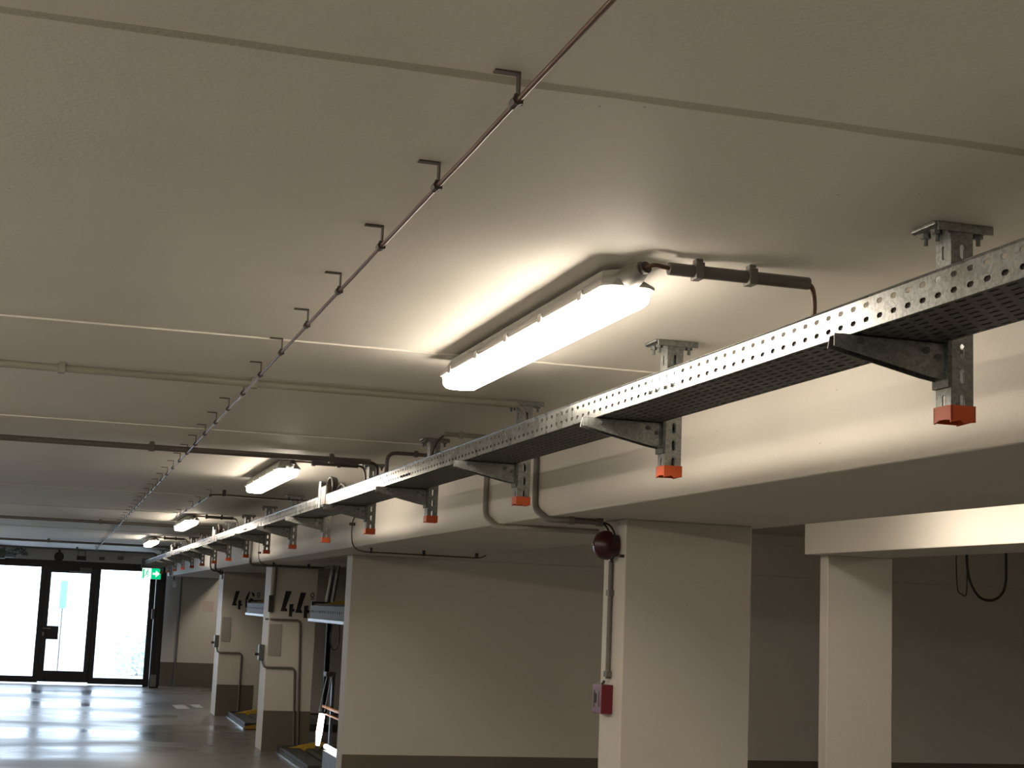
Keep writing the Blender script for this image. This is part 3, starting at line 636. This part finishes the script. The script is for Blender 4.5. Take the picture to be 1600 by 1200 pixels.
tag(MB().box(3.30, 3.34, 12.7, 17.1, 1.66, BAYZ).obj('shade_sheet', 'black'), 'added black sheet standing for the shade above the raised platform', 'panel')  # black sheet added to give the shaded upper opening its darkness
o = tag(MB().box(2.9, 2.96, 14.9, 14.98, 0, BAYZ).obj('lift_column', 'black', bevel=.004), 'dark steel column in the bay beside the nearer numbered pier', 'column')
MB().box(2.86, 3.0, 14.84, 15.04, 0, .02).obj('foot_plate', 'galvd', o)
tag(MB().box(3.4, 3.46, 19.955, 20.035, 0, BAYZ).obj('lift_column', 'black', bevel=.004), 'dark lift column behind the nearer numbered pier', 'column')
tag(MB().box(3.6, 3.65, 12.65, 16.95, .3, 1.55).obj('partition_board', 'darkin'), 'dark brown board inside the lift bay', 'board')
# handrails and the tall ladder frame
o = MB().tube([(2.52, 12.9, .66), (2.50, 14.62, .66)], .014, 8).obj('guard_rail', 'orangepipe', smooth=True)
MB().tube([(2.52, 12.9, .60), (2.50, 14.45, .60)], .009, 8).obj('lower_bar', 'orangepipe', o, smooth=True)
for y in (12.9,): MB().tube([(2.52, y, 0.05), (2.52, y, .66)], .014, 8).obj('rail_post', 'orangepipe', o)
tag(o, 'low orange guard rail in the lift bay', 'rail')
o = MB().tube([(2.62, 12.8, .92), (2.62, 13.6, .92)], .010, 8).obj('guard_rail', 'orangepipe', smooth=True)
MB().tube([(2.62, 13.6, 0.05), (2.62, 13.6, .92)], .010, 8).obj('rail_post', 'black', o); tag(o, 'thin upper orange rail in the lift bay', 'rail')
o = MB().tube([(2.45, 14.55, .62), (2.50, 14.5, .95)], .006, 6).tube([(2.49, 14.48, .62), (2.535, 14.45, .95)], .006, 6).obj('ladder_frame', 'galv')
MB().box(2.47, 2.56, 14.40, 14.55, .945, .985).obj('ladder_head', 'rubber', o)
MB().box(2.535, 2.56, 14.42, 14.48, .25, .95).obj('back_post', 'black', o); tag(o, 'leaning pale steel frame in the lift bay', 'frame')
o = MB().tube([(2.445, 14.5, .31), (2.452, 14.5, .42), (2.47, 14.5, .60)], [.018, .030, .028], 10).obj('bright_tube', 'tube', smooth='all')  # emissive tube shaped to a bright upright strip in the bay
MB().tube([(2.44, 14.5, .27), (2.445, 14.5, .31)], .02, 8).obj('tube_foot', 'rubber', o); tag(o, 'bright upright tube glowing in the lift bay', 'lamp')
o = MB().tube([(2.50, 14.38, .315), (2.50, 13.3, .315)], .022, 10).obj('low_bright_tube', 'tube', smooth='all')  # emissive tube shaped to a bright horizontal strip
MB().box(2.47, 2.54, 13.3, 14.35, .12, .285).obj('tube_base', 'galvd', o, bevel=.004); tag(o, 'bright horizontal glowing tube low in the lift bay', 'lamp')
def loops(name, ps, r, label):
    tag(MB().tube(smooth_path(ps, 6), r, 8).obj(name, 'rubber', smooth='all'), label, 'cable')
loops('cable_loop', [(2.50, 14.4, 1.42), (2.49, 14.4, 1.27), (2.52, 14.4, 1.19), (2.56, 14.4, 1.22), (2.575, 14.4, 1.30), (2.57, 14.4, 1.42), (2.57, 14.4, 1.56)], .006, 'black cable loop hanging beneath the raised platform')
loops('cable_loop', [(7.05, 11.0, 2.365), (7.07, 11.0, 2.06), (7.15, 11.0, 1.90), (7.26, 11.0, 1.855), (7.37, 11.0, 1.90), (7.42, 11.0, 2.03), (7.42, 11.0, 2.365)], .011, 'thick black cable loop hanging in the dark bay at right')
loops('cable_loop', [(7.02, 11.1, 2.365), (7.03, 11.1, 1.97), (7.07, 11.1, 1.90), (7.12, 11.1, 1.93), (7.12, 11.1, 2.365)], .005, 'thin cable loop beside the thick one in the dark bay')
# floor markings
tag(MB().prism([(1.86, 23.55), (2.05, 23.6), (2.03, 24.5), (1.84, 24.35)], 'z', .0005, .003).obj('floor_marking', 'white'), 'small white floor marking by the farthest pier', 'floor marking')
tag(MB().prism([(2.16, 23.9), (2.27, 23.9), (2.27, 24.6), (2.12, 24.5)], 'z', .0005, .003).obj('floor_marking', 'white'), 'sliver of white marking touching the farthest pier', 'floor marking')

# ------------------------------------------------------------------ exit sign
r = empty('exit_sign', (1.545, 27.0, 2.005)); tag(r, 'green lit emergency exit sign with running figure and arrow', 'exit sign')
MB().box(-.16, .16, -.02, .02, -.095, .095).obj('casing', 'white', r, bevel=.004)
MB().box(-.153, -.005, -.023, -.0205, -.088, .088).obj('pictogram_panel', 'signw', r)
MB().box(-.005, .153, -.023, -.0205, -.088, .088).obj('arrow_panel', 'green', r)
MB().add([(.02, -.024, .018), (.07, -.024, .018), (.07, -.024, .06), (.135, -.024, 0), (.07, -.024, -.06), (.07, -.024, -.018), (.02, -.024, -.018)], [tuple(range(7))]).obj('arrow', 'signw', r)
fg = MB()
n = 10; fg.add([(-.062+.012*math.cos(6.283*k/n), -.024, .062+.012*math.sin(6.283*k/n)) for k in range(n)], [tuple(range(n))])
for a, b, wdt in (((-.066, .045), (-.082, -.005), .018), ((-.070, .035), (-.045, .015), .008), ((-.045, .015), (-.030, .025), .008), ((-.072, .038), (-.100, .022), .008), ((-.100, .022), (-.108, .0), .008),
                  ((-.080, -.002), (-.055, -.025), .012), ((-.055, -.025), (-.062, -.065), .010), ((-.084, -.004), (-.100, -.040), .012), ((-.100, -.040), (-.130, -.045), .010)):
    stroke(fg, [a, b], wdt, -.024)
fg.add([(-.145, -.024, -.08), (-.120, -.024, -.08), (-.120, -.024, .075), (-.145, -.024, .075)], [(0, 1, 2, 3)])
fg.obj('running_figure', 'green', r)
MB().box(-.10, -.08, -.01, .01, .095, .155).box(.07, .09, -.01, .01, .095, .155).obj('hanger', 'galvd', r)

# ------------------------------------------------------------------ fittings above the gate
o = MB().tube([(.02, 28.5, 2.27), (.02, 28.38, 2.25)], [.07, .085], 14).obj('floodlight', 'black', smooth=True)
MB().box(0, .04, 28.45, 28.5, 2.32, CZ).obj('bracket', 'black', o); tag(o, 'round black floodlight above the gate door', 'floodlight')
o = MB().box(.32, .48, 28.40, 28.50, 2.20, 2.28).obj('sensor', 'black', bevel=.008)
MB().box(.335, .345, 28.44, 28.46, 2.28, CZ).box(.455, .465, 28.44, 28.46, 2.28, CZ).box(.335, .465, 28.44, 28.46, 2.365, 2.375).obj('bracket', 'black', o)
tag(o, 'square black sensor on bracket above the gate door', 'sensor')
r = empty('gate_motor', (-.9, 28.3, 2.22)); tag(r, 'grey gate motor with loose cables at upper left of the gate', 'motor')
MB().box(-.35, .02, -.12, .10, -.05, .10).obj('motor_box', 'galvd', r, bevel=.01)
MB().tube([(.02, -.02, .02), (.16, -.02, .02)], .05, 12).obj('drive', 'galv', r, smooth=True)
MB().tube([(.16, -.02, .02), (.20, -.02, .02)], .03, 12).obj('drive_end', 'rubber', r)
rnd = random.Random(5)
for k in range(9):
    x = rnd.uniform(-.3, .4); ps = [(x+rnd.uniform(-.12, .12), rnd.uniform(-.2, .1), rnd.uniform(-.0, .17)) for _ in range(5)]
    MB().tube(smooth_path(ps, 5), .008, 6).obj('cable', 'rubber' if k % 2 else 'galv', r, smooth='all')
for x, z in ((-.62, 2.29), (.72, 2.27), (1.05, 2.29)):
    tag(MB().box(x, x+.10, YG-.14, YG-.10, z-.03, z+.03).obj('junction_box', 'galvd', bevel=.004), {-.62: 'small grey junction box on lintel near the motor', .72: 'flat grey box on the lintel right of the sensor', 1.05: 'small grey box on the lintel nearest the exit sign'}[x], 'box')
